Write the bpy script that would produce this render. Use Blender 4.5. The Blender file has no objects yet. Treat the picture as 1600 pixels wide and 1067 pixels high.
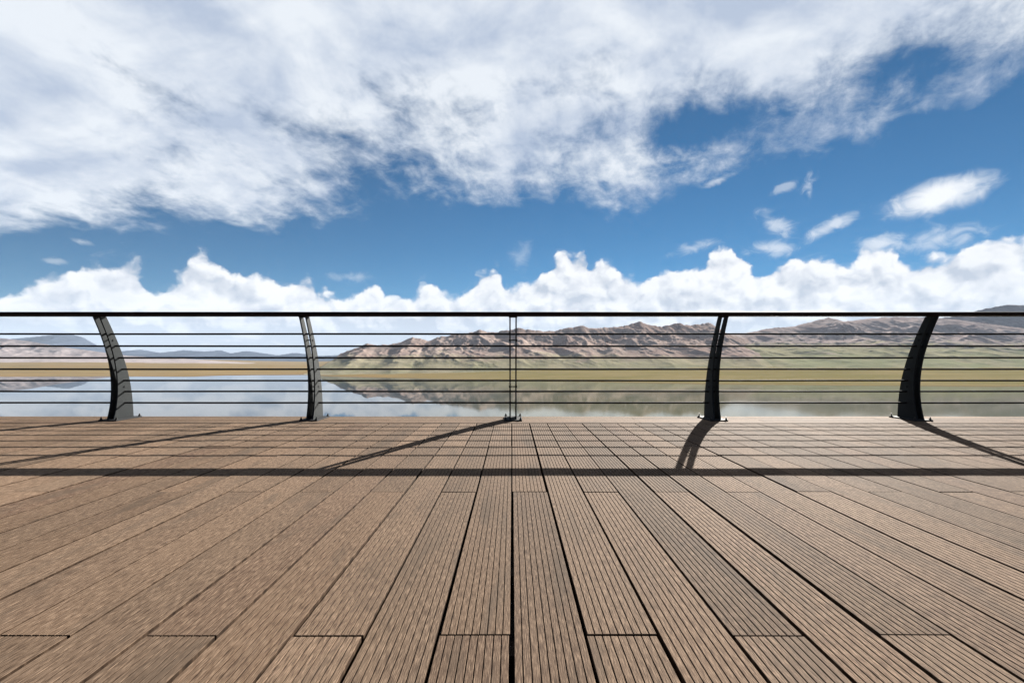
import bpy, bmesh, math, random
import numpy as np
from mathutils import Vector
random.seed(4); np.random.seed(4)
sc = bpy.context.scene
C = sc.collection
R = math.radians

# ------------------------------------------------------------------ camera
EYE = 0.62            # camera height above the deck boards
F = 800.0             # focal length in photo pixels (1600 wide)
HZ = 558.0            # horizon row in the photo
LAKE = EYE - 40.0     # water level, the deck stands on a bluff above the lake
cam_d = bpy.data.cameras.new('camera'); cam = bpy.data.objects.new('camera', cam_d); C.objects.link(cam)
cam.location = (0, 0, EYE); cam.rotation_euler = (R(90), 0, 0)
cam_d.sensor_width = 36; cam_d.lens = 36 * F / 1600; cam_d.shift_y = (HZ - 533.5) / 1600
cam_d.clip_start = 0.05; cam_d.clip_end = 40000
sc.camera = cam
sc.view_settings.view_transform = 'Standard'; sc.view_settings.look = 'None'
sc.view_settings.gamma = 1; sc.view_settings.use_curve_mapping = False
sc.view_settings.exposure = 2.25

# ------------------------------------------------------------------ node helpers
class V:
    """a float socket with arithmetic"""
    def __init__(s, nt, o): s.nt = nt; s.o = o
    def _m(s, op, *a, clamp=False):
        n = s.nt.nodes.new('ShaderNodeMath'); n.operation = op; n.use_clamp = clamp
        for i, q in enumerate((s,) + a):
            if isinstance(q, V): s.nt.links.new(q.o, n.inputs[i])
            else: n.inputs[i].default_value = q
        return V(s.nt, n.outputs[0])
    def __add__(s, b): return s._m('ADD', b)
    __radd__ = __add__
    def __sub__(s, b): return s._m('SUBTRACT', b)
    def __rsub__(s, b): return (s * -1) + b
    def __mul__(s, b): return s._m('MULTIPLY', b)
    __rmul__ = __mul__
    def __truediv__(s, b): return s._m('DIVIDE', b)
    def max(s, b): return s._m('MAXIMUM', b)
    def min(s, b): return s._m('MINIMUM', b)
    def pow(s, b): return s._m('POWER', b)
    def abs(s): return s._m('ABSOLUTE')
    def sat(s): return s._m('ADD', 0.0, clamp=True)
    def ss(s, a, b, lo=0.0, hi=1.0):
        n = s.nt.nodes.new('ShaderNodeMapRange'); n.interpolation_type = 'SMOOTHSTEP'
        s.nt.links.new(s.o, n.inputs['Value'])
        n.inputs['From Min'].default_value = a; n.inputs['From Max'].default_value = b
        n.inputs['To Min'].default_value = lo; n.inputs['To Max'].default_value = hi
        return V(s.nt, n.outputs['Result'])
def xyz(nt, x, y, z=0.0):
    n = nt.nodes.new('ShaderNodeCombineXYZ')
    for i, q in enumerate((x, y, z)):
        if isinstance(q, V): nt.links.new(q.o, n.inputs[i])
        else: n.inputs[i].default_value = q
    return n.outputs[0]
def sep(nt, o):
    n = nt.nodes.new('ShaderNodeSeparateXYZ'); nt.links.new(o, n.inputs[0])
    return [V(nt, n.outputs[i]) for i in range(3)]
def noise(nt, vec, scale, detail=6, rough=0.55, dist=0.0, color=False, kind='FBM', lac=2.0, dim='3D'):
    n = nt.nodes.new('ShaderNodeTexNoise'); n.noise_dimensions = dim; n.noise_type = kind
    nt.links.new(vec, n.inputs['Vector'])
    n.inputs['Scale'].default_value = scale; n.inputs['Detail'].default_value = detail
    n.inputs['Roughness'].default_value = rough; n.inputs['Distortion'].default_value = dist
    n.inputs['Lacunarity'].default_value = lac
    if color: return n.outputs['Color']
    return V(nt, n.outputs[0])
def voro(nt, vec, scale, detail=3, rough=0.5, smooth=0.5):
    n = nt.nodes.new('ShaderNodeTexVoronoi'); n.voronoi_dimensions = '2D'; n.feature = 'SMOOTH_F1'
    nt.links.new(vec, n.inputs['Vector']); n.inputs['Scale'].default_value = scale
    n.inputs['Detail'].default_value = detail; n.inputs['Roughness'].default_value = rough
    n.inputs['Smoothness'].default_value = smooth
    return V(nt, n.outputs['Distance'])
def mix(nt, f, a, b, blend='MIX'):
    n = nt.nodes.new('ShaderNodeMix'); n.data_type = 'RGBA'; n.blend_type = blend
    for key, q in ((0, f), (6, a), (7, b)):
        if isinstance(q, V): nt.links.new(q.o, n.inputs[key])
        elif isinstance(q, (int, float)): n.inputs[key].default_value = q
        elif isinstance(q, tuple): n.inputs[key].default_value = (q[0], q[1], q[2], 1)
        else: nt.links.new(q, n.inputs[key])
    return n.outputs[2]
def curve(nt, x, pts, lo, hi):
    """piecewise linear function of x given as points with x in lo..hi"""
    t = (x - lo) * (1.0 / (hi - lo))
    t = t.sat()
    n = nt.nodes.new('ShaderNodeFloatCurve'); nt.links.new(t.o, n.inputs['Value'])
    ys = [p[1] for p in pts]; ymin, ymax = min(ys), max(ys)
    cv = n.mapping.curves[0]
    P = [((p[0] - lo) / (hi - lo), (p[1] - ymin) / (ymax - ymin)) for p in pts]
    cv.points[0].location = P[0]; cv.points[1].location = P[-1]
    for p in P[1:-1]: cv.points.new(*p)
    for p in cv.points: p.handle_type = 'AUTO_CLAMPED'
    n.mapping.update()
    return V(nt, n.outputs[0]) * (ymax - ymin) + ymin

# ------------------------------------------------------------------ sun and sky
SUN = Vector((1.06, 2.04, 1.0)).normalized()
el = math.asin(SUN.z); az = math.atan2(SUN.x, SUN.y)
sd = bpy.data.lights.new('sun', 'SUN'); sun = bpy.data.objects.new('sun', sd); C.objects.link(sun)
sd.energy = 5.0; sd.angle = R(0.3); sd.color = (1.0, 0.95, 0.87)
sun.rotation_euler = (-SUN).to_track_quat('-Z', 'Y').to_euler(); sun.location = (30, 60, 60)

world = bpy.data.worlds.new('World'); sc.world = world; world.use_nodes = True
def build_world():
    nt = world.node_tree; nt.nodes.clear()
    out = nt.nodes.new('ShaderNodeOutputWorld'); bg = nt.nodes.new('ShaderNodeBackground')
    nt.links.new(bg.outputs[0], out.inputs[0])
    SKY = 0.05
    bg.inputs[1].default_value = SKY
    sky = nt.nodes.new('ShaderNodeTexSky'); sky.sky_type = 'NISHITA'; sky.sun_disc = False
    sky.sun_elevation = el; sky.sun_rotation = az
    sky.altitude = 3200; sky.air_density = 1.0; sky.dust_density = 0.0; sky.ozone_density = 3.0
    tc = nt.nodes.new('ShaderNodeTexCoord')
    x, y, z = sep(nt, tc.outputs['Generated'])
    # ---- high broken cloud sheet: a plane overhead, u to the right, v ahead, in units of its height
    zc = z.max(0.04)
    u = x / zc; v = y / zc
    P = xyz(nt, u, v)
    # the sheet has depth: towards the horizon its lumps are seen side on and foreshorten less than a flat plane
    zr = z.max(0.0) + .32
    cu = x / zr; cv = y / zr
    a = R(24)
    ps = cu * math.cos(a) - cv * math.sin(a); pt = cu * math.sin(a) + cv * math.cos(a)
    Q = xyz(nt, ps * 1.25 + 3.7, pt)
    n1 = noise(nt, Q, 2.3, 9, 0.60, 0.2, dim='2D')
    n2 = noise(nt, Q, 11.0, 8, 0.64, 0.2, dim='2D')
    n3 = noise(nt, xyz(nt, cu + 9.1, cv * 1.2), 3.2, 6, 0.55, 0.3, dim='2D')
    edge = [(-8, 5.2), (-3.85, 3.85), (-3.2, 3.95), (-2.31, 3.9), (-1.86, 3.75), (-.99, 3.45), (-.73, 3.2), (-.42, 3.1),
            (-.07, 3.05), (.19, 3.05), (.50, 3.15), (1.05, 2.95), (1.25, 2.6), (1.5, 2.4), (1.68, 2.1), (1.8, 1.7), (2.0, 1.0), (3.0, -.6), (8, -3.0)]
    vb = curve(nt, u, edge, -8, 8)
    inside = (vb - v)
    dens = inside.min(1.7) * 0.72 + (n1 - .5) * 2.1 + (n2 - .5) * 1.05 + .06
    # unseen overhead and behind, the sheet is thinned for darker, bluer fill light
    dens = dens - (v * -1 + 1.15).max(0.0) * 0.6
    def dip(cu, cv, ru, rv, ang, k):
        c, s_ = math.cos(ang), math.sin(ang)
        du = u - cu; dv = v - cv
        p = (du * c + dv * s_) * (1 / ru); q = (dv * c - du * s_) * (1 / rv)
        d2 = p * p + q * q
        return (d2 * -1)._m('EXPONENT') * k
    dens = dens - dip(-1.1, 1.95, .75, .25, R(55), .35) - dip(.80, 2.2, .30, .28, 0, .9) + dip(-.08, 2.45, .35, .35, 0, .5) - dip(1.40, 1.65, .32, .40, 0, .38)
    aH = dens.ss(-.08, .92)
    shadeH = ((n3 - .5) * 3.4 + (n2 - .5) * .9 + .56).sat()
    W = 1.0 / SKY
    cH = mix(nt, shadeH, (0.0997 * W, 0.1165 * W, 0.1467 * W), (0.1736 * W, 0.1837 * W, 0.1960 * W))
    # ---- cumulus bank along the horizon, in azimuth and elevation
    A = x._m('ARCTAN2', y)
    hr = (x * x + y * y)._m('SQRT').max(0.001)
    E = z / hr
    q0 = xyz(nt, A + 4.15, E * 1.15)
    wc = sep(nt, noise(nt, q0, 13, 6, 0.58, 0.0, color=True, dim='2D'))
    wl = sep(nt, noise(nt, q0, 42, 4, 0.55, 0.0, color=True, dim='2D'))
    A2 = A + (wc[0] - .5) * .034 + (wl[0] - .5) * .011
    E2 = E + (wc[1] - .5) * .034 + (wl[1] - .5) * .011
    tops = [(0,425),(25,428),(50,417),(102,420),(135,397),(190,390),(220,405),(245,424),(285,420),(300,400),(327,395),(370,407),(400,420),(465,427),
            (500,440),(550,448),(580,440),(605,446),(640,450),(658,432),(675,429),(697,448),(740,422),(757,418),(778,427),(800,436),(820,422),(848,420),
            (865,402),(905,384),(922,408),(940,394),(958,405),(1005,426),(1040,404),(1085,408),(1110,386),(1132,369),(1155,373),(1165,402),(1195,412),
            (1240,402),(1270,389),(1315,392),(1345,382),(1360,366),(1400,376),(1420,392),(1460,392),(1495,385),(1520,360),(1565,346),(1600,335)]
    pts = []
    for px, py in tops:
        tx = (px - 800) / F; pts.append((math.atan(tx), (HZ - py) / F * math.cos(math.atan(tx))))
    pts = [(-2.2, .12), (-1.5, .15), (-1.1, .13)] + pts + [(1.0, .22), (1.4, .16), (2.2, .12)]
    top = curve(nt, A2, [p for p in pts if abs(p[0]) <= 1.1], -1.1, 1.1)
    qd = xyz(nt, A2 + 4.15, E2 * 1.15)
    qd2 = xyz(nt, A2 + 4.157, E2 * 1.15 + .016)
    b1 = voro(nt, qd, 15, 3, .5, .55); b2 = voro(nt, qd2, 15, 3, .5, .55)
    dC = top - E2 - b1 * .040 + .021
    aC = dC.ss(0.0, .016)
    # thin torn edges round the tops
    wisp = noise(nt, xyz(nt, A + 7.7, E * 2.2), 16, 6, .6, .6, dim='2D')
    aW = (dC + (wisp - .5) * .16 - .012).ss(-.01, .07) * .45
    aC = aC.max(aW)
    rel = ((b2 - b1) * 1.5 + .74).sat()
    deep = (dC * (1 / .15)).sat()
    gr = noise(nt, xyz(nt, A + 5.5, E * 3.0), 6.5, 6, .55, .3, dim='2D')
    rel = (rel - (gr - .47).max(0.0) * deep * 3.2 - deep * .12).sat()
    low = E.ss(.085, .02)
    gl = noise(nt, xyz(nt, A + 1.5, E * 7.0), 7.0, 6, .55, .3, dim='2D')
    rel = (rel - low * (((gl - .40) * 4.0).max(0.0) + .42)).sat()
    cC = mix(nt, rel, (0.107 * W, 0.119 * W, 0.139 * W), (0.208 * W, 0.209 * W, 0.211 * W))
    # ---- one lens-shaped cloud and a few scraps over the right half
    nn = noise(nt, xyz(nt, A + .3, E * 1.4), 34, 6, .62, .5, dim='2D')
    def puff(px, py, rx, ry, tilt, k, soft):
        tx = (px - 800) / F; ca = math.atan(tx); ce = (HZ - py) / F * math.cos(ca)
        da = A - ca; de = E - ce
        c, s_ = math.cos(tilt), math.sin(tilt)
        p = (da * c + de * s_) * (F / rx); q = (de * c - da * s_) * (F / ry)
        r = (p * p + q * q)._m('SQRT')
        return (1.0 - r + (nn - .5) * k).ss(-.08, soft)
    aP = puff(1466, 307, 60, 23, R(10), .75, .75)
    for px, py, rx, ry, t, k, m in ((1228, 291, 17, 8, R(20), 3.2, .35), (1264, 288, 9, 19, R(-25), 3.4, .35), (1216, 352, 34, 16, R(-35), 2.0, .6),
                                 (1300, 352, 44, 11, R(25), 1.9, .65), (1210, 388, 36, 14, 0, 2.0, .6), (1085, 386, 40, 9, R(10), 1.9, .5),
                                 (815, 400, 26, 22, R(60), 2.0, .22), (1380, 380, 34, 15, 0, 1.5, .7), (1470, 372, 50, 16, R(8), 1.7, .6),
                                 (125, 377, 13, 4, R(-15), 2.4, .4), (88, 408, 12, 4, 0, 2.4, .3), (545, 432, 38, 9, 0, 2.4, .3), (1122, 282, 26, 7, R(18), 1.9, .5)):
        aP = aP.max(puff(px, py, rx, ry, t, k, 1.1) * m)
    base = mix(nt, 1.0, sky.outputs[0], (.026, .198, .262), 'MULTIPLY')
    c = mix(nt, aH.sat(), base, cH)
    c = mix(nt, aP.sat(), c, (0.199 * W, 0.204 * W, 0.209 * W))
    c = mix(nt, aC.sat(), c, cC)
    nt.links.new(c, bg.inputs[0])
build_world()
world.cycles.sampling_method = 'MANUAL'; world.cycles.sample_map_resolution = 256

# ------------------------------------------------------------------ object helpers
def tag(o, label=None, cat=None, kind=None, group=None):
    if label: o['label'] = label
    if cat: o['category'] = cat
    if kind: o['kind'] = kind
    if group: o['group'] = group
    return o
def link(name, mesh, parent=None, loc=(0, 0, 0)):
    o = bpy.data.objects.new(name, mesh); C.objects.link(o); o.location = loc
    if parent: o.parent = parent
    return o
def empty(name, loc=(0, 0, 0), parent=None):
    o = bpy.data.objects.new(name, None); C.objects.link(o); o.location = loc
    if parent: o.parent = parent
    o.empty_display_size = .2
    return o
def from_bm(name, bm, mat, smooth=False):
    me = bpy.data.meshes.new(name); bmesh.ops.recalc_face_normals(bm, faces=bm.faces)
    bm.to_mesh(me); bm.free(); me.materials.append(mat)
    if smooth: me.shade_smooth()
    return me
def bm_box(bm, x0, x1, y0, y1, z0, z1, bevel=0.0):
    r = bmesh.ops.create_cube(bm, size=1.0)
    for v in r['verts']:
        v.co = Vector(((x0 + x1) / 2 + v.co.x * (x1 - x0), (y0 + y1) / 2 + v.co.y * (y1 - y0), (z0 + z1) / 2 + v.co.z * (z1 - z0)))
    if bevel:
        es = list({e for v in r['verts'] for e in v.link_edges})
        bmesh.ops.bevel(bm, geom=es, offset=bevel, segments=2, affect='EDGES', profile=.6)
def bm_ring_tube(bm, prof, path):
    """sweep a closed yz profile along x stations"""
    rings = []
    for x, oy, oz in path:
        rings.append([bm.verts.new((x, oy + p[0], oz + p[1])) for p in prof])
    n = len(prof)
    for i in range(len(rings) - 1):
        for k in range(n):
            bm.faces.new((rings[i][k], rings[i][(k + 1) % n], rings[i + 1][(k + 1) % n], rings[i + 1][k]))
    bm.faces.new(rings[0]); bm.faces.new(rings[-1])

def material(name):
    m = bpy.data.materials.new(name); m.use_nodes = True
    nt = m.node_tree; b = nt.nodes['Principled BSDF']
    return m, nt, b
def setc(nt, b, col=None, rough=None, bump=None, bstr=.3, bdist=.01, spec=None):
    if col is not None:
        if isinstance(col, tuple): b.inputs['Base Color'].default_value = (*col, 1)
        else: nt.links.new(col, b.inputs['Base Color'])
    if rough is not None:
        if isinstance(rough, V): nt.links.new(rough.o, b.inputs['Roughness'])
        else: b.inputs['Roughness'].default_value = rough
    if spec is not None: b.inputs['Specular IOR Level'].default_value = spec
    if bump is not None:
        n = nt.nodes.new('ShaderNodeBump'); n.inputs['Strength'].default_value = bstr; n.inputs['Distance'].default_value = bdist
        nt.links.new(bump.o, n.inputs['Height']); nt.links.new(n.outputs[0], b.inputs['Normal'])
def coords(nt, which='Object'):
    t = nt.nodes.new('ShaderNodeTexCoord'); return t.outputs[which]
def position(nt):
    return nt.nodes.new('ShaderNodeNewGeometry').outputs['Position']

# ------------------------------------------------------------------ terrain noise (numpy)
def _hash(ix, iy, seed):
    h = (ix.astype(np.int64) * 374761393 + iy.astype(np.int64) * 668265263 + seed * 1442695041) & 0xffffffff
    h = ((h ^ (h >> 13)) * 1274126177) & 0xffffffff
    h = h ^ (h >> 16)
    return h
def perlin(x, y, seed=0):
    xi = np.floor(x); yi = np.floor(y); xf = x - xi; yf = y - yi
    def g(ix, iy, dx, dy):
        a = (_hash(ix, iy, seed) & 0xffff) / 65536.0 * 2 * np.pi
        return np.cos(a) * dx + np.sin(a) * dy
    u = xf ** 3 * (xf * (xf * 6 - 15) + 10); v = yf ** 3 * (yf * (yf * 6 - 15) + 10)
    a = g(xi, yi, xf, yf); b = g(xi + 1, yi, xf - 1, yf); c = g(xi, yi + 1, xf, yf - 1); d = g(xi + 1, yi + 1, xf - 1, yf - 1)
    return (a + (b - a) * u) + ((c + (d - c) * u) - (a + (b - a) * u)) * v
def fbm(x, y, o=5, seed=0, gain=.5):
    s = 0; amp = 1.0; t = 0
    for i in range(o):
        s = s + amp * perlin(x * 2 ** i + i * 17.3, y * 2 ** i - i * 9.1, seed + i); t += amp; amp *= gain
    return s / t
def ridged(x, y, o=5, seed=0, gain=.55):
    s = 0; amp = 1.0; t = 0; w = 1.0
    for i in range(o):
        n = 1 - np.abs(perlin(x * 2 ** i + i * 13.7, y * 2 ** i + i * 5.9, seed + i)) * 1.9
        n = np.clip(n, 0, 1) ** 2 * w
        w = np.clip(n * 1.6, 0, 1)
        s = s + amp * n; t += amp; amp *= gain
    return s / t
def grid_mesh(name, X, Y, Z, mat, smooth=True):
    n, m = X.shape
    co = np.stack([X, Y, Z], -1).reshape(-1, 3).astype(np.float32)
    idx = np.arange(n * m).reshape(n, m)
    q = np.stack([idx[:-1, :-1], idx[1:, :-1], idx[1:, 1:], idx[:-1, 1:]], -1).reshape(-1, 4)
    me = bpy.data.meshes.new(name)
    me.vertices.add(len(co)); me.vertices.foreach_set('co', co.ravel())
    me.loops.add(q.size); me.loops.foreach_set('vertex_index', q.ravel().astype(np.int32))
    me.polygons.add(len(q)); me.polygons.foreach_set('loop_start', np.arange(0, q.size, 4, dtype=np.int32))
    me.update(calc_edges=True); me.validate()
    me.materials.append(mat)
    if smooth: me.shade_smooth()
    return me

# ------------------------------------------------------------------ lake
def water_mat():
    m, nt, b = material('lake_water')
    p = position(nt); px, py, pz = sep(nt, p)
    w = noise(nt, xyz(nt, px * .010, py * .0035, 0.0), 1.0, 4, .5, .3)
    # left bay lies calm, the breeze reaches the right side
    ang = px / py.max(50.0)
    breeze = (ang.ss(-.42, .12) * .8 + (w - .5) * .9).sat()
    rip = noise(nt, xyz(nt, px * .35, py * .35, 0.0), 1.0, 3, .5)
    rip2 = noise(nt, xyz(nt, px * .03, py * .05, 4.0), 1.0, 2, .5)
    bp = nt.nodes.new('ShaderNodeBump'); bp.inputs['Strength'].default_value = .06; bp.inputs['Distance'].default_value = .02
    nt.links.new((rip + rip2 * 4.0).o, bp.inputs['Height'])
    fr = nt.nodes.new('ShaderNodeFresnel'); fr.inputs['IOR'].default_value = 1.333
    df = nt.nodes.new('ShaderNodeBsdfDiffuse'); nt.links.new(mix(nt, ang.ss(-.34, .15), (.026, .038, .050), (.090, .088, .045)), df.inputs['Color'])
    gl = nt.nodes.new('ShaderNodeBsdfGlossy'); gl.distribution = 'BECKMANN'
    nt.links.new((breeze * .060 + .015).o, gl.inputs['Roughness']); nt.links.new(bp.outputs[0], gl.inputs['Normal'])
    mx = nt.nodes.new('ShaderNodeMixShader'); nt.links.new(fr.outputs[0], mx.inputs[0]); nt.links.new(df.outputs[0], mx.inputs[1]); nt.links.new(gl.outputs[0], mx.inputs[2])
    nt.links.new(mx.outputs[0], nt.nodes['Material Output'].inputs['Surface']); nt.nodes.remove(b)
    return m
me = bpy.data.meshes.new('lake')
me.from_pydata([(-9000, 30, LAKE), (9000, 30, LAKE), (9000, 3000, LAKE), (-9000, 3000, LAKE)], [], [(0, 1, 2, 3)])
me.materials.append(water_mat())
tag(link('lake', me), 'calm lake reflecting clouds and brown mountains beyond the deck', 'lake', 'structure')

# ------------------------------------------------------------------ plain round the lake
def plain_mat():
    m, nt, b = material('steppe_grass')
    p = position(nt); px, py, pz = sep(nt, p)
    ang = px / py
    bands = noise(nt, xyz(nt, px * .0016, py * .011, 0.0), 1.0, 6, .55, .4)
    patch = noise(nt, xyz(nt, px * .006, py * .012, 3.0), 1.0, 6, .6, .3)
    fine = noise(nt, xyz(nt, px * .05, py * .12, 6.0), 1.0, 5, .6)
    gold = mix(nt, patch.ss(.35, .65), (0.1498, 0.0994, 0.0435), (0.1248, 0.0906, 0.0414))
    green = mix(nt, patch.ss(.35, .65), (0.1024, 0.0883, 0.0353), (0.1348, 0.1082, 0.0518))
    f = (ang.ss(-.38, .05) + (bands - .5) * .9).sat()
    c = mix(nt, f, gold, green)
    c = mix(nt, bands.ss(.52, .72) * .55, c, (0.1897, 0.1413, 0.0786))
    c = mix(nt, bands.ss(.46, .30) * .55, c, (0.0749, 0.0662, 0.0290))
    c = mix(nt, fine.ss(.35, .75) * .35, c, (0.0798, 0.0618, 0.0290))
    shore = (pz - (LAKE + .15)).ss(.55, .0)
    c = mix(nt, shore * .55, c, (0.0798, 0.0530, 0.0331))
    setc(nt, b, c, 1.0, fine, .5, 1.0, 0.0)
    return m
SH = [(-1.8, 1000), (-1.0, 1045), (-.62, 1055), (-.56, 1120), (-.40, 1150), (-.36, 1060), (-.25, 985), (0, 880), (.375, 760), (.8, 705), (1.8, 670)]
def plain_height(X, D):
    xa = X / D
    Ds = np.interp(xa, [s[0] for s in SH], [s[1] for s in SH])
    Ds = Ds * (1 + .035 * fbm(xa * 7, D * 0 + 3.1, 5, 11))
    d = D - Ds
    # gradient of the plain: left tongue rises to a low flat bench, the right is a gentle fan
    rise = np.interp(xa, [-1.8, -.85, -.6, -.5, -.4, -.3, 0, .5, 1.0, 1.8], [.024, .024, .017, .009, .004, .020, .055, .058, .055, .050])
    lim = np.interp(xa, [-1.8, -.85, -.6, -.5, -.4, -.3, 0, .5, 1.8], [37, 36, 26, 14, 6, 16, 29, 33, 36])
    z = np.where(d > 0, lim * (1 - np.exp(-np.maximum(d, 0) * rise / lim)), d * .03)
    z = z + fbm(X * .004, D * .006, 5, 5) * np.clip(d / 250, 0, 1) * np.minimum(lim * .22, 5.0) + fbm(X * .03, D * .03, 3, 8) * .35 * np.clip(d / 60, 0, 1)
    return z + .05
def make_plain():
    D = np.concatenate([np.linspace(650, 1300, 260), np.geomspace(1304, 9500, 170)])
    T = np.linspace(-1.9, 1.9, 640)
    TT, DD = np.meshgrid(T, D)
    X = TT * DD
    Z = np.maximum(plain_height(X, DD), -2.0) + LAKE
    me = grid_mesh('plain', X, DD, Z, plain_mat())
    tag(link('plain', me), 'flat golden green grassland on the far shore of the lake', 'plain', 'structure')
make_plain()

# ------------------------------------------------------------------ mountains
def mountain_mat(name, rock, pale, dark, green, green2, zlo, zhi, gmax=1.0):
    m, nt, b = material(name)
    p = position(nt); px, py, pz = sep(nt, p)
    n1 = noise(nt, p, .009, 7, .6, .5)
    n2 = noise(nt, p, .045, 7, .62, .3)
    n3 = noise(nt, xyz(nt, px * .045, py * .015, pz * .075), 1.0, 6, .65, .6)
    g = nt.nodes.new('ShaderNodeNewGeometry'); nx, ny, nz = sep(nt, g.outputs['Normal'])
    c = mix(nt, n1.ss(.38, .62), rock, pale)
    c = mix(nt, n3.ss(.50, .68) * .8, c, dark)
    c = mix(nt, n2.ss(.58, .72) * .55, c, pale)
    gg = mix(nt, n1.ss(.42, .6), green, green2)
    f = ((pz - zlo) * (-1.0 / (zhi - zlo)) + 1.0 + (n1 - .5) * 1.6 + (n2 - .5) * .8).ss(.25, .75) * gmax
    c = mix(nt, f, c, gg)
    setc(nt, b, c, 1.0, n2 + n3 * .7, .5, 3.0, 0.0)
    return m
def at(px, py, D): return ((px - 800) / F * D, D, EYE + (HZ - py) / F * D)
def mountain_range(name, label, pts, run_front, run_back, mat, foot=-38.0, ns=760, nf=230, nb=50, wave=90., gul=.36, jag=3.0, seed=1, steep=1.25, spur=.0045):
    P = np.array([at(*p) for p in pts])
    L = np.concatenate([[0], np.cumsum(np.hypot(np.diff(P[:, 0]), np.diff(P[:, 1])))])
    s = np.linspace(0, L[-1], ns)
    rx = np.interp(s, L, P[:, 0]); ry = np.interp(s, L, P[:, 1]); rz = np.interp(s, L, P[:, 2])
    rj = jag * (fbm(s * .03, s * 0 + seed, 6, seed, .68) - .25 * np.abs(perlin(s * .09, s * 0 + 7.7, seed + 3))) * np.clip((rz - foot) / 50, 0, 1)
    t = np.concatenate([-np.linspace(1, 0, nb, endpoint=False), np.linspace(0, 1, nf) ** 1.0])
    S, T = np.meshgrid(np.arange(ns), t)
    RX, RY, RZ = rx[S], ry[S], rz[S]
    RJ = rj[S]
    tf = np.clip(T, 0, 1); tb = np.clip(-T, 0, 1)
    H = RZ - foot
    run = run_front * (.55 + .45 * np.clip(H / H.max(), 0, 1))
    dist = tf * run - tb * run_back
    X = RX - dist * RX / RY * .35 ; Y = RY - dist
    base = LAKE + plain_height(X, Y) - 1.5
    H = np.maximum(RZ - base, 0.0)
    wx = X + 40 * fbm(X * .006, Y * .006, 3, seed + 5); 
    edge = np.clip(tf * 4, 0, 1) * (1 - tf)
    g1 = ridged(wx * spur, Y * spur * .45, 6, seed + 20)
    g2 = ridged(wx * spur * 3.1 + 5, Y * spur * 1.6, 5, seed + 30)
    prof = (1 - tf) ** steep * (1 - tb) ** 1.1
    Z = base + H * prof + RJ * np.clip(1 - tf * 9, 0, 1) ** 1.5 * np.clip(1 - tb * 5, 0, 1)
    Z = Z - H * gul * edge * ((1 - g1) * .75 + (1 - g2) * .28 - .25)
    Z = Z + wave * .06 * fbm(X * .02, Y * .02, 5, seed + 40, .6) * np.clip(tf * 8, 0, 1) * np.clip(H / 80, 0, 1) * (1 - tf)
    # taper to the plain at both ends
    e = np.clip(np.minimum(s - s[0], s[-1] - s) / (L[-1] * .03), 0, 1)
    Z = base - 2 + (Z - base + 2) * e[S] ** .7
    o = link(name, grid_mesh(name, X, Y, Z, mat))
    return tag(o, label, 'mountains', 'structure')

brown = mountain_mat('brown_rock', (.215, .160, .138), (.275, .216, .188), (.145, .110, .100), (.160, .150, .095), (.21, .185, .125), -24, 26)
mauve = mountain_mat('mauve_rock', (.225, .180, .168), (.285, .238, .222), (.145, .118, .115), (.145, .147, .088), (.195, .178, .115), -8, 80)
shade = mountain_mat('shaded_mauve_rock', (.135, .118, .122), (.18, .155, .155), (.09, .08, .085), (.11, .115, .075), (.14, .135, .09), -8, 70)  # mauve rock darkened in its colour to hint at cloud shadow
blue = mountain_mat('haze_blue_rock', (.032, .040, .062), (.045, .055, .078), (.024, .03, .048), (.034, .045, .06), (.04, .05, .065), -80, -20)  # haze blue of the distance painted into the rock colour
pink = mountain_mat('sandy_rock', (.205, .172, .168), (.25, .215, .21), (.15, .13, .13), (.165, .145, .11), (.185, .16, .12), -46, -14)
mountain_range('mountain_range', 'jagged brown rocky mountain range behind the grassland at centre',
    [(505, 566, 1476), (520, 557, 1480), (548, 546, 1488), (575, 537, 1495), (590, 539, 1500), (615, 537, 1507), (645, 527, 1515), (655, 529, 1518), (667, 533, 1521), (690, 525, 1528),
     (720, 522, 1536), (750, 516, 1544), (775, 519, 1551), (810, 512, 1561), (830, 516, 1567), (865, 517, 1577), (907, 508, 1588), (920, 512, 1592), (950, 512, 1600), (975, 509, 1607), (1000, 502, 1614),
     (1012, 506, 1618), (1030, 510, 1623), (1060, 505, 1631), (1080, 508, 1637), (1110, 504, 1645), (1122, 513, 1649), (1140, 522, 1654), (1180, 535, 1665), (1230, 552, 1679), (1260, 566, 1687)],
    500, 360, brown, seed=3, jag=11.0, foot=-32, spur=.0064, steep=1.06)
mountain_range('mountain_range', 'mauve mountain ridge with green lower slopes right of centre',
    [(1060, 560, 1761), (1100, 538, 1761), (1130, 523, 1761), (1170, 520, 1761), (1200, 513, 1775), (1240, 510, 1789), (1270, 502, 1803), (1295, 496, 1817), (1320, 502, 1831), (1365, 497, 1845),
     (1400, 495, 1866), (1450, 496, 1887), (1500, 500, 1901), (1560, 508, 1915), (1650, 520, 1938), (1800, 540, 1973), (1900, 556, 1973)],
    760, 450, mauve, seed=12, jag=7.0, foot=-18, spur=.0050, steep=1.05)
mountain_range('mountain_range', 'highest dark mountain touching the clouds at right edge of the picture',
    [(1380, 540, 2212), (1420, 512, 2212), (1460, 498, 2212), (1485, 495, 2212), (1510, 490, 2212), (1540, 482, 2225), (1575, 476, 2244), (1600, 477, 2244), (1660, 466, 2244), (1740, 455, 2212),
     (1850, 470, 2147), (2000, 500, 2082), (2200, 550, 2082)],
    820, 500, shade, seed=23, jag=8.0, foot=-10, spur=.0042, steep=1.15)
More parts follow.
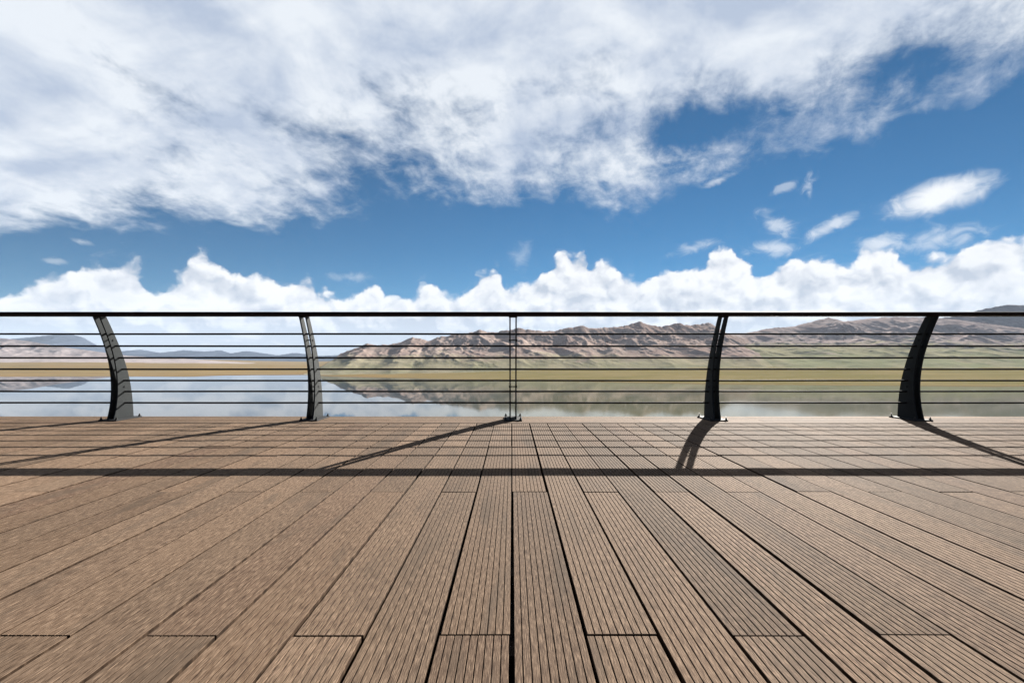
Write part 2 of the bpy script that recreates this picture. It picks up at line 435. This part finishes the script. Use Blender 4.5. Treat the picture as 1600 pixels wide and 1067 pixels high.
mountain_range('mountain_range', 'low pale pinkish hills behind the golden plain at left',
    [(-700, 540, 2600), (-400, 528, 2600), (-200, 522, 2600), (-60, 524, 2600), (0, 528, 2600), (45, 533, 2580), (90, 541, 2560), (150, 549, 2540), (200, 556, 2500), (300, 561, 2450), (390, 569, 2400), (430, 574, 2380)],
    560, 500, pink, seed=31, jag=3.0, foot=-30, spur=.004, gul=.45)
mountain_range('mountain_range', 'distant blue mountains fading in haze at left behind the pale hills',
    [(-900, 545, 5200), (-500, 520, 5200), (-250, 528, 5200), (-80, 535, 5200), (0, 531, 5200), (45, 527, 5200), (85, 523, 5200), (107, 521, 5200), (130, 527, 5200), (150, 539, 5200), (187, 549, 5200), (220, 546, 5200), (250, 551, 5200), (287, 547, 5200), (320, 549, 5200), (345, 547, 5200),
     (360, 552, 5200), (385, 548, 5200), (435, 555, 5200), (460, 551, 5200), (500, 556, 5200), (560, 553, 5200), (640, 558, 5200), (740, 566, 5200)],
    1900, 700, blue, seed=41, jag=14.0, foot=-39, spur=.0016, wave=200., steep=1.0)

# ------------------------------------------------------------------ bluff under the deck
def bluff():
    m, nt, b = material('bluff_turf')
    p = position(nt); n = noise(nt, p, .6, 6, .6)
    setc(nt, b, mix(nt, n.ss(.4, .6), (.17, .15, .08), (.24, .20, .12)), .95, n, .5, .1, .1)
    xs = np.linspace(-160, 160, 90); ys = np.concatenate([np.linspace(-60, 4, 24), np.linspace(6, 95, 60)])
    X, Y = np.meshgrid(xs, ys)
    Z = np.where(Y < 4, -1.2, -1.2 - (Y - 4) * .52) + fbm(X * .08, Y * .08, 4, 77) * np.clip((Y - 4) / 20, 0.05, 1) * 2 - np.abs(X) * .03
    tag(link('hillside', grid_mesh('hillside', X, Y, Z, m)), 'grassy bluff falling to the lake below the deck', 'hillside', 'structure')
bluff()

# ------------------------------------------------------------------ deck
PITCH, PW, TH = .1640, .1548, .026
JOINT = [1.143 - 2.438, -.076, 1.143, 2.362, 3.581, 4.800]
EDGE = 5.365
def lum_col(nt, v):
    return xyz(nt, v, v, v)
def wood_mat(name='weathered_decking', along=1, tone=1.0):
    m, nt, b = material(name)
    o = coords(nt, 'Object'); ox, oy, oz = sep(nt, o)
    if along == 0: ox, oy = oy, ox
    inf = nt.nodes.new('ShaderNodeObjectInfo'); rnd = V(nt, inf.outputs['Random'])
    sh = rnd * 91.0
    grain = noise(nt, xyz(nt, ox * 260 + sh, oy * 5.0 + sh, 0.0), 1.0, 5, .65, .2)
    fibre = noise(nt, xyz(nt, ox * 620 + sh, oy * 26 + sh, 5.0), 1.0, 3, .65, .1)
    blot = noise(nt, xyz(nt, ox * 9 + sh, oy * 1.6 + sh, 9.0), 1.0, 5, .6, .4)
    speck = noise(nt, xyz(nt, ox * 130 + sh, oy * 60 + sh, 2.0), 1.0, 4, .7)
    r2 = (rnd * 7.31)._m('FRACT'); r3 = (rnd * 23.7)._m('FRACT')
    c = mix(nt, r2, (0.1088, 0.0706, 0.0466), (0.0890, 0.0625, 0.0443))
    c = mix(nt, r3.ss(.68, 1.0) * .85, c, (0.0711, 0.0410, 0.0283))
    c = mix(nt, (grain - .5) * 1.5 + .30, c, (0.0508, 0.0340, 0.0231))
    c = mix(nt, fibre.ss(.48, .64) * .95, c, (0.1805, 0.1279, 0.0900))
    c = mix(nt, fibre.ss(.48, .36) * .85, c, (0.0360, 0.0238, 0.0169))
    c = mix(nt, blot.ss(.50, .70) * .6, c, (0.0573, 0.0427, 0.0319))
    c = mix(nt, blot.ss(.46, .30) * .30, c, (0.1353, 0.0952, 0.0662))
    c = mix(nt, speck.ss(.66, .78) * .5, c, (0.0335, 0.0266, 0.0209))
    big = noise(nt, position(nt), 1.1, 5, .6, .4)
    r4 = (rnd * 51.3)._m('FRACT')
    lum = r4 * .40 + .86 + (big - .5) * .5
    c = mix(nt, 1.0, c, lum_col(nt, lum), 'MULTIPLY')
    c = mix(nt, 1.0, c, (.93, .92, .91), 'MULTIPLY')
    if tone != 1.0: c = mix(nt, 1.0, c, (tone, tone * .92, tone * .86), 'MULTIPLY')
    setc(nt, b, c, grain * .1 + .85, grain * .6 + fibre, .55, .0012, .04)
    return m
WOOD = wood_mat(); WOODDARK = wood_mat('dark_grooves_edges', 1, .38); WOODX = wood_mat('weathered_edge_boards', 0)
def plank_mesh(length, grooves=8):
    # cross-section: ridges with rounded shoulders and square grooves, extruded along y
    w = PW; gw = .0020; gd = .0034; sh = .0008
    n = grooves + 1; rw = (w - grooves * gw) / n
    prof = []
    x = -w / 2
    for i in range(n):
        z0 = -gd if i else -.006
        prof += [(x, z0), (x, -sh), (x + sh, 0), (x + rw - sh, 0), (x + rw, -sh), (x + rw, -gd if i < n - 1 else -.006)]
        x += rw + gw
    prof += [(w / 2, -TH), (-w / 2, -TH)]
    bm = bmesh.new()
    A = [bm.verts.new((p[0], -length / 2, p[1])) for p in prof]
    B = [bm.verts.new((p[0], length / 2, p[1])) for p in prof]
    k = len(prof)
    for i in range(k):
        f = bm.faces.new((A[i], A[(i + 1) % k], B[(i + 1) % k], B[i]))
        # the top takes the weathered decking, grooves, sides and ends a darker copy
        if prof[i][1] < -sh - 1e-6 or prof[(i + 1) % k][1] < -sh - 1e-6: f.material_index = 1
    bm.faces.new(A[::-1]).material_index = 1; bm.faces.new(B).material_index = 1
    me = from_bm('plank', bm, WOOD); me.materials.append(WOODDARK)
    return me
deck = empty('deck', (0, 0, 0))
tag(deck, 'grooved brown timber deck of long planks in the foreground', 'deck', 'structure')
GAP = .006
long_m = plank_mesh(2.438 - GAP); short_m = plank_mesh(1.219 - GAP)
NC = 46
for k in range(-NC, NC):
    xc = k * PITCH + .004 + PW / 2
    if k % 2 == 0: segs = [(-.076, 2.362, long_m), (2.362, 4.800, long_m)]
    else: segs = [(-1.295, 1.143, long_m), (1.143, 3.581, long_m), (3.581, 4.800, short_m)]
    for y0, y1, me in segs:
        o = link('plank', me, deck, (xc + random.uniform(-.0018, .0018), (y0 + y1) / 2 + random.uniform(-.0022, .0022), random.uniform(-.0014, .0010)))
        o.rotation_euler = (random.uniform(-.0006, .0006), random.uniform(-.004, .004), random.uniform(-.0007, .0007) + (math.pi if random.random() < .5 else 0))
# edge boards laid across
bw = (EDGE - 4.806) / 4
bm = bmesh.new(); bm_box(bm, -1.22, 1.22, -bw / 2 + .002, bw / 2 - .002, -TH, 0, .0015)
edge_me = from_bm('edge_board', bm, WOODX)
for j in range(4):
    off = (j % 2) * 1.22
    for i in range(-3, 4):
        xc = i * 2.443 + off
        if xc - 1.2 > 7.6: continue
        link('edge_board', edge_me, deck, (xc, 4.806 + bw * (j + .5), random.uniform(-.001, .0005)))
def dark_mat(name, col, r=.9):
    m, nt, b = material(name); n = noise(nt, coords(nt), 9, 5, .6)
    setc(nt, b, mix(nt, n, col, tuple(q * 1.5 for q in col)), r, n, .3, .01, .2); return m
joist_m = dark_mat('joist_timber', (.03, .022, .016)); light_stop_m = dark_mat('light_stop_dark', (.06, .06, .058))
bm = bmesh.new(); bm_box(bm, -7.5, 7.5, -.03, .03, -.10, -TH - .003); jm = from_bm('joist', bm, joist_m)
for i in range(-3, 13):
    link('joist', jm, deck, (0, -.076 + i * 1.219 / 3 + .0, 0))
bm = bmesh.new(); bm_box(bm, -7.52, 7.52, -1.3, EDGE - .03, -.42, -.103); link('light_stop_slab', from_bm('light_stop_slab', bm, light_stop_m), deck)  # unseen slab added under the boards to keep light out of the gaps

# ------------------------------------------------------------------ railing
def metal(name, col, rough, spec=.5, metallic=0.0):
    m, nt, b = material(name)
    p = coords(nt); n = noise(nt, p, 40, 6, .6); n2 = noise(nt, p, 6, 5, .6)
    c = mix(nt, n2.ss(.4, .65) * .5, col, tuple(q * 1.35 for q in col))
    c = mix(nt, n.ss(.6, .75) * .25, c, tuple(q * .6 for q in col))
    setc(nt, b, c, n2 * .15 + rough, n, .12, .002, spec); b.inputs['Metallic'].default_value = metallic
    return m
POSTM = metal('post_paint', (.012, .0145, .016), .68, .06)
RAILM = metal('handrail_paint', (.007, .0035, .0035), .7, .03)
CABM = metal('cable_steel', (.005, .005, .0055), .6, .15)
BASEM = metal('base_steel', (.020, .021, .023), .65, .05, .0)
BOLTM = metal('bolt_steel', (.012, .012, .013), .5, .2, .0)
railing = empty('railing', (0, 5.11, 0))
tag(railing, 'black metal railing with curved posts and horizontal cables along deck edge', 'railing')
RO = 5.11
# side profile of a post: (height, near edge, far edge) as distance from the eye
PROF = [(.012, 4.995, 5.255), (.05, 5.008, 5.254), (.10, 5.022, 5.250), (.16, 5.034, 5.244), (.22, 5.043, 5.236), (.30, 5.047, 5.222), (.40, 5.043, 5.198), (.50, 5.030, 5.168),
        (.61, 5.003, 5.124), (.73, 4.962, 5.062), (.84, 4.912, 5.006), (.93, 4.866, 4.950), (1.005, 4.824, 4.902)]
def prof_at(z):
    zs = [p[0] for p in PROF]
    return np.interp(z, zs, [p[1] for p in PROF]), np.interp(z, zs, [p[2] for p in PROF])
def plate_mesh():
    t = .0065
    bm = bmesh.new()
    zs = np.linspace(PROF[0][0], PROF[-1][0], 34)
    # smooth the edges with a small cubic fit
    zz = np.array([p[0] for p in PROF]); cn = np.polyfit(zz, [p[1] for p in PROF], 5); cf = np.polyfit(zz, [p[2] for p in PROF], 5)
    L = []; Rr = []
    for z in zs:
        a, b_ = np.polyval(cn, z) - RO, np.polyval(cf, z) - RO
        L.append((bm.verts.new((-t, a, z)), bm.verts.new((-t, b_, z)))); Rr.append((bm.verts.new((t, a, z)), bm.verts.new((t, b_, z))))
    for i in range(len(zs) - 1):
        bm.faces.new((L[i][0], L[i][1], L[i + 1][1], L[i + 1][0])); bm.faces.new((Rr[i][0], Rr[i + 1][0], Rr[i + 1][1], Rr[i][1]))
        bm.faces.new((L[i][0], L[i + 1][0], Rr[i + 1][0], Rr[i][0])); bm.faces.new((L[i][1], Rr[i][1], Rr[i + 1][1], L[i + 1][1]))
    bm.faces.new((L[0][0], Rr[0][0], Rr[0][1], L[0][1])); bm.faces.new((L[-1][0], L[-1][1], Rr[-1][1], Rr[-1][0]))
    es = [e for e in bm.edges if e.calc_face_angle(0) > 1.0]
    bmesh.ops.recalc_face_normals(bm, faces=bm.faces)
    bmesh.ops.bevel(bm, geom=es, offset=.0012, segments=1, affect='EDGES')
    return from_bm('side_plate', bm, POSTM)
def cyl(bm, r, p0, p1, seg=12, r2=None):
    p0 = Vector(p0); p1 = Vector(p1); d = p1 - p0
    ret = bmesh.ops.create_cone(bm, cap_ends=True, segments=seg, radius1=r, radius2=r if r2 is None else r2, depth=d.length)
    q = d.to_track_quat('Z', 'Y'); mid = (p0 + p1) / 2
    for v in ret['verts']: v.co = q @ v.co + mid
plate_me = plate_mesh()
bm = bmesh.new(); bm_box(bm, -.088, .088, 4.955 - RO, 5.305 - RO, .0005, .0125, .002); base_me = from_bm('base_plate', bm, BASEM)
bm = bmesh.new()
cyl(bm, .0145, (0, 0, .0127), (0, 0, .0152), 16); cyl(bm, .011, (0, 0, .0152), (0, 0, .0262), 6); cyl(bm, .0055, (0, 0, .026), (0, 0, .040), 10); bolt_me = from_bm('bolt', bm, BOLTM)
bm = bmesh.new(); cyl(bm, .0055, (-.036, 0, 0), (.036, 0, 0), 10); cyl(bm, .010, (-.041, 0, 0), (-.0345, 0, 0), 6); cyl(bm, .010, (.0345, 0, 0), (.041, 0, 0), 6); pin_me = from_bm('cross_bolt', bm, POSTM)
bm = bmesh.new(); bm_box(bm, -.04, .04, -.03, .03, -.004, .004, .001); sad_me = from_bm('rail_bracket', bm, POSTM)
bm = bmesh.new(); cyl(bm, .0120, (-.001, 0, 0), (.001, 0, 0), 12); fer_me = from_bm('cable_sleeve', bm, CABM)
CZ = [.163, .277, .386, .500, .614, .728, .844]
for xp in (-5.89, -3.919, -1.975, .010, 2.006, 3.990, 5.97):
    post = empty('post', (xp, 0, 0), railing)
    for s in (-1, 1):
        link('side_plate', plate_me, post, (s * .029, 0, 0))
    link('base_plate', base_me, post)
    for sx in (-.074, .074):
        for sy in (4.975, 5.285):
            b = link('bolt', bolt_me, post, (sx, sy - RO, 0)); b.rotation_euler.z = random.uniform(0, 1)
    for z in (.325, .785):
        a, b_ = prof_at(z); link('cross_bolt', pin_me, post, (0, (a + b_) / 2 - RO, z))
    for z in CZ:
        a, b_ = prof_at(z)
        for sx in (-.0355, .0355): link('cable_sleeve', fer_me, post, (sx, (a + b_) / 2 - RO, z))
    link('rail_bracket', sad_me, post, (0, 4.862 - RO, 1.0005))
bm = bmesh.new()
pr = []
for i in range(28):
    a = 2 * math.pi * i / 28
    cx, sx = math.cos(a), math.sin(a)
    pr.append((.078 * math.copysign(abs(cx) ** .8, cx), .0215 * math.copysign(abs(sx) ** .8, sx)))
bm_ring_tube(bm, pr, [(x, 4.862 - RO, 1.0265) for x in np.linspace(-7.5, 7.5, 16)])
hr = from_bm('handrail', bm, RAILM, True); link('handrail', hr, railing)
bm = bmesh.new(); bm_ring_tube(bm, [(p[0] * 1.015, p[1] * 1.03) for p in pr], [(4.637, 4.862 - RO, 1.0265), (4.643, 4.862 - RO, 1.0265)])
link('joint_ring', from_bm('joint_ring', bm, CABM), railing)
for z in CZ:
    a, b_ = prof_at(z)
    bm = bmesh.new(); st = []
    for i in range(181):
        x = -7.5 + i * 15 / 180
        st.append((x, (a + b_) / 2 - RO, z + .0008 * math.sin(x * 1.7 + z * 20)))
    pr = [(.0093 * math.cos(k * math.pi / 5), .0093 * math.sin(k * math.pi / 5)) for k in range(10)]
    bm_ring_tube(bm, pr, st)
    link('cable', from_bm('cable', bm, CABM, True), railing)

# ------------------------------------------------------------------ haze
hm = bpy.data.materials.new('air'); hm.use_nodes = True
nt = hm.node_tree; nt.nodes.clear()
out = nt.nodes.new('ShaderNodeOutputMaterial'); pv = nt.nodes.new('ShaderNodeVolumePrincipled')
pv.inputs['Color'].default_value = (.50, .62, .78, 1); pv.inputs['Density'].default_value = .00004; pv.inputs['Anisotropy'].default_value = 0.0
nt.links.new(pv.outputs[0], out.inputs['Volume'])
bm = bmesh.new(); bm_box(bm, -13000, 13000, -400, 10000, LAKE - 70, 560)
hz = link('haze', from_bm('haze', bm, hm))
tag(hz, 'thin pale haze in the air over the lake and mountains', 'haze', 'stuff')
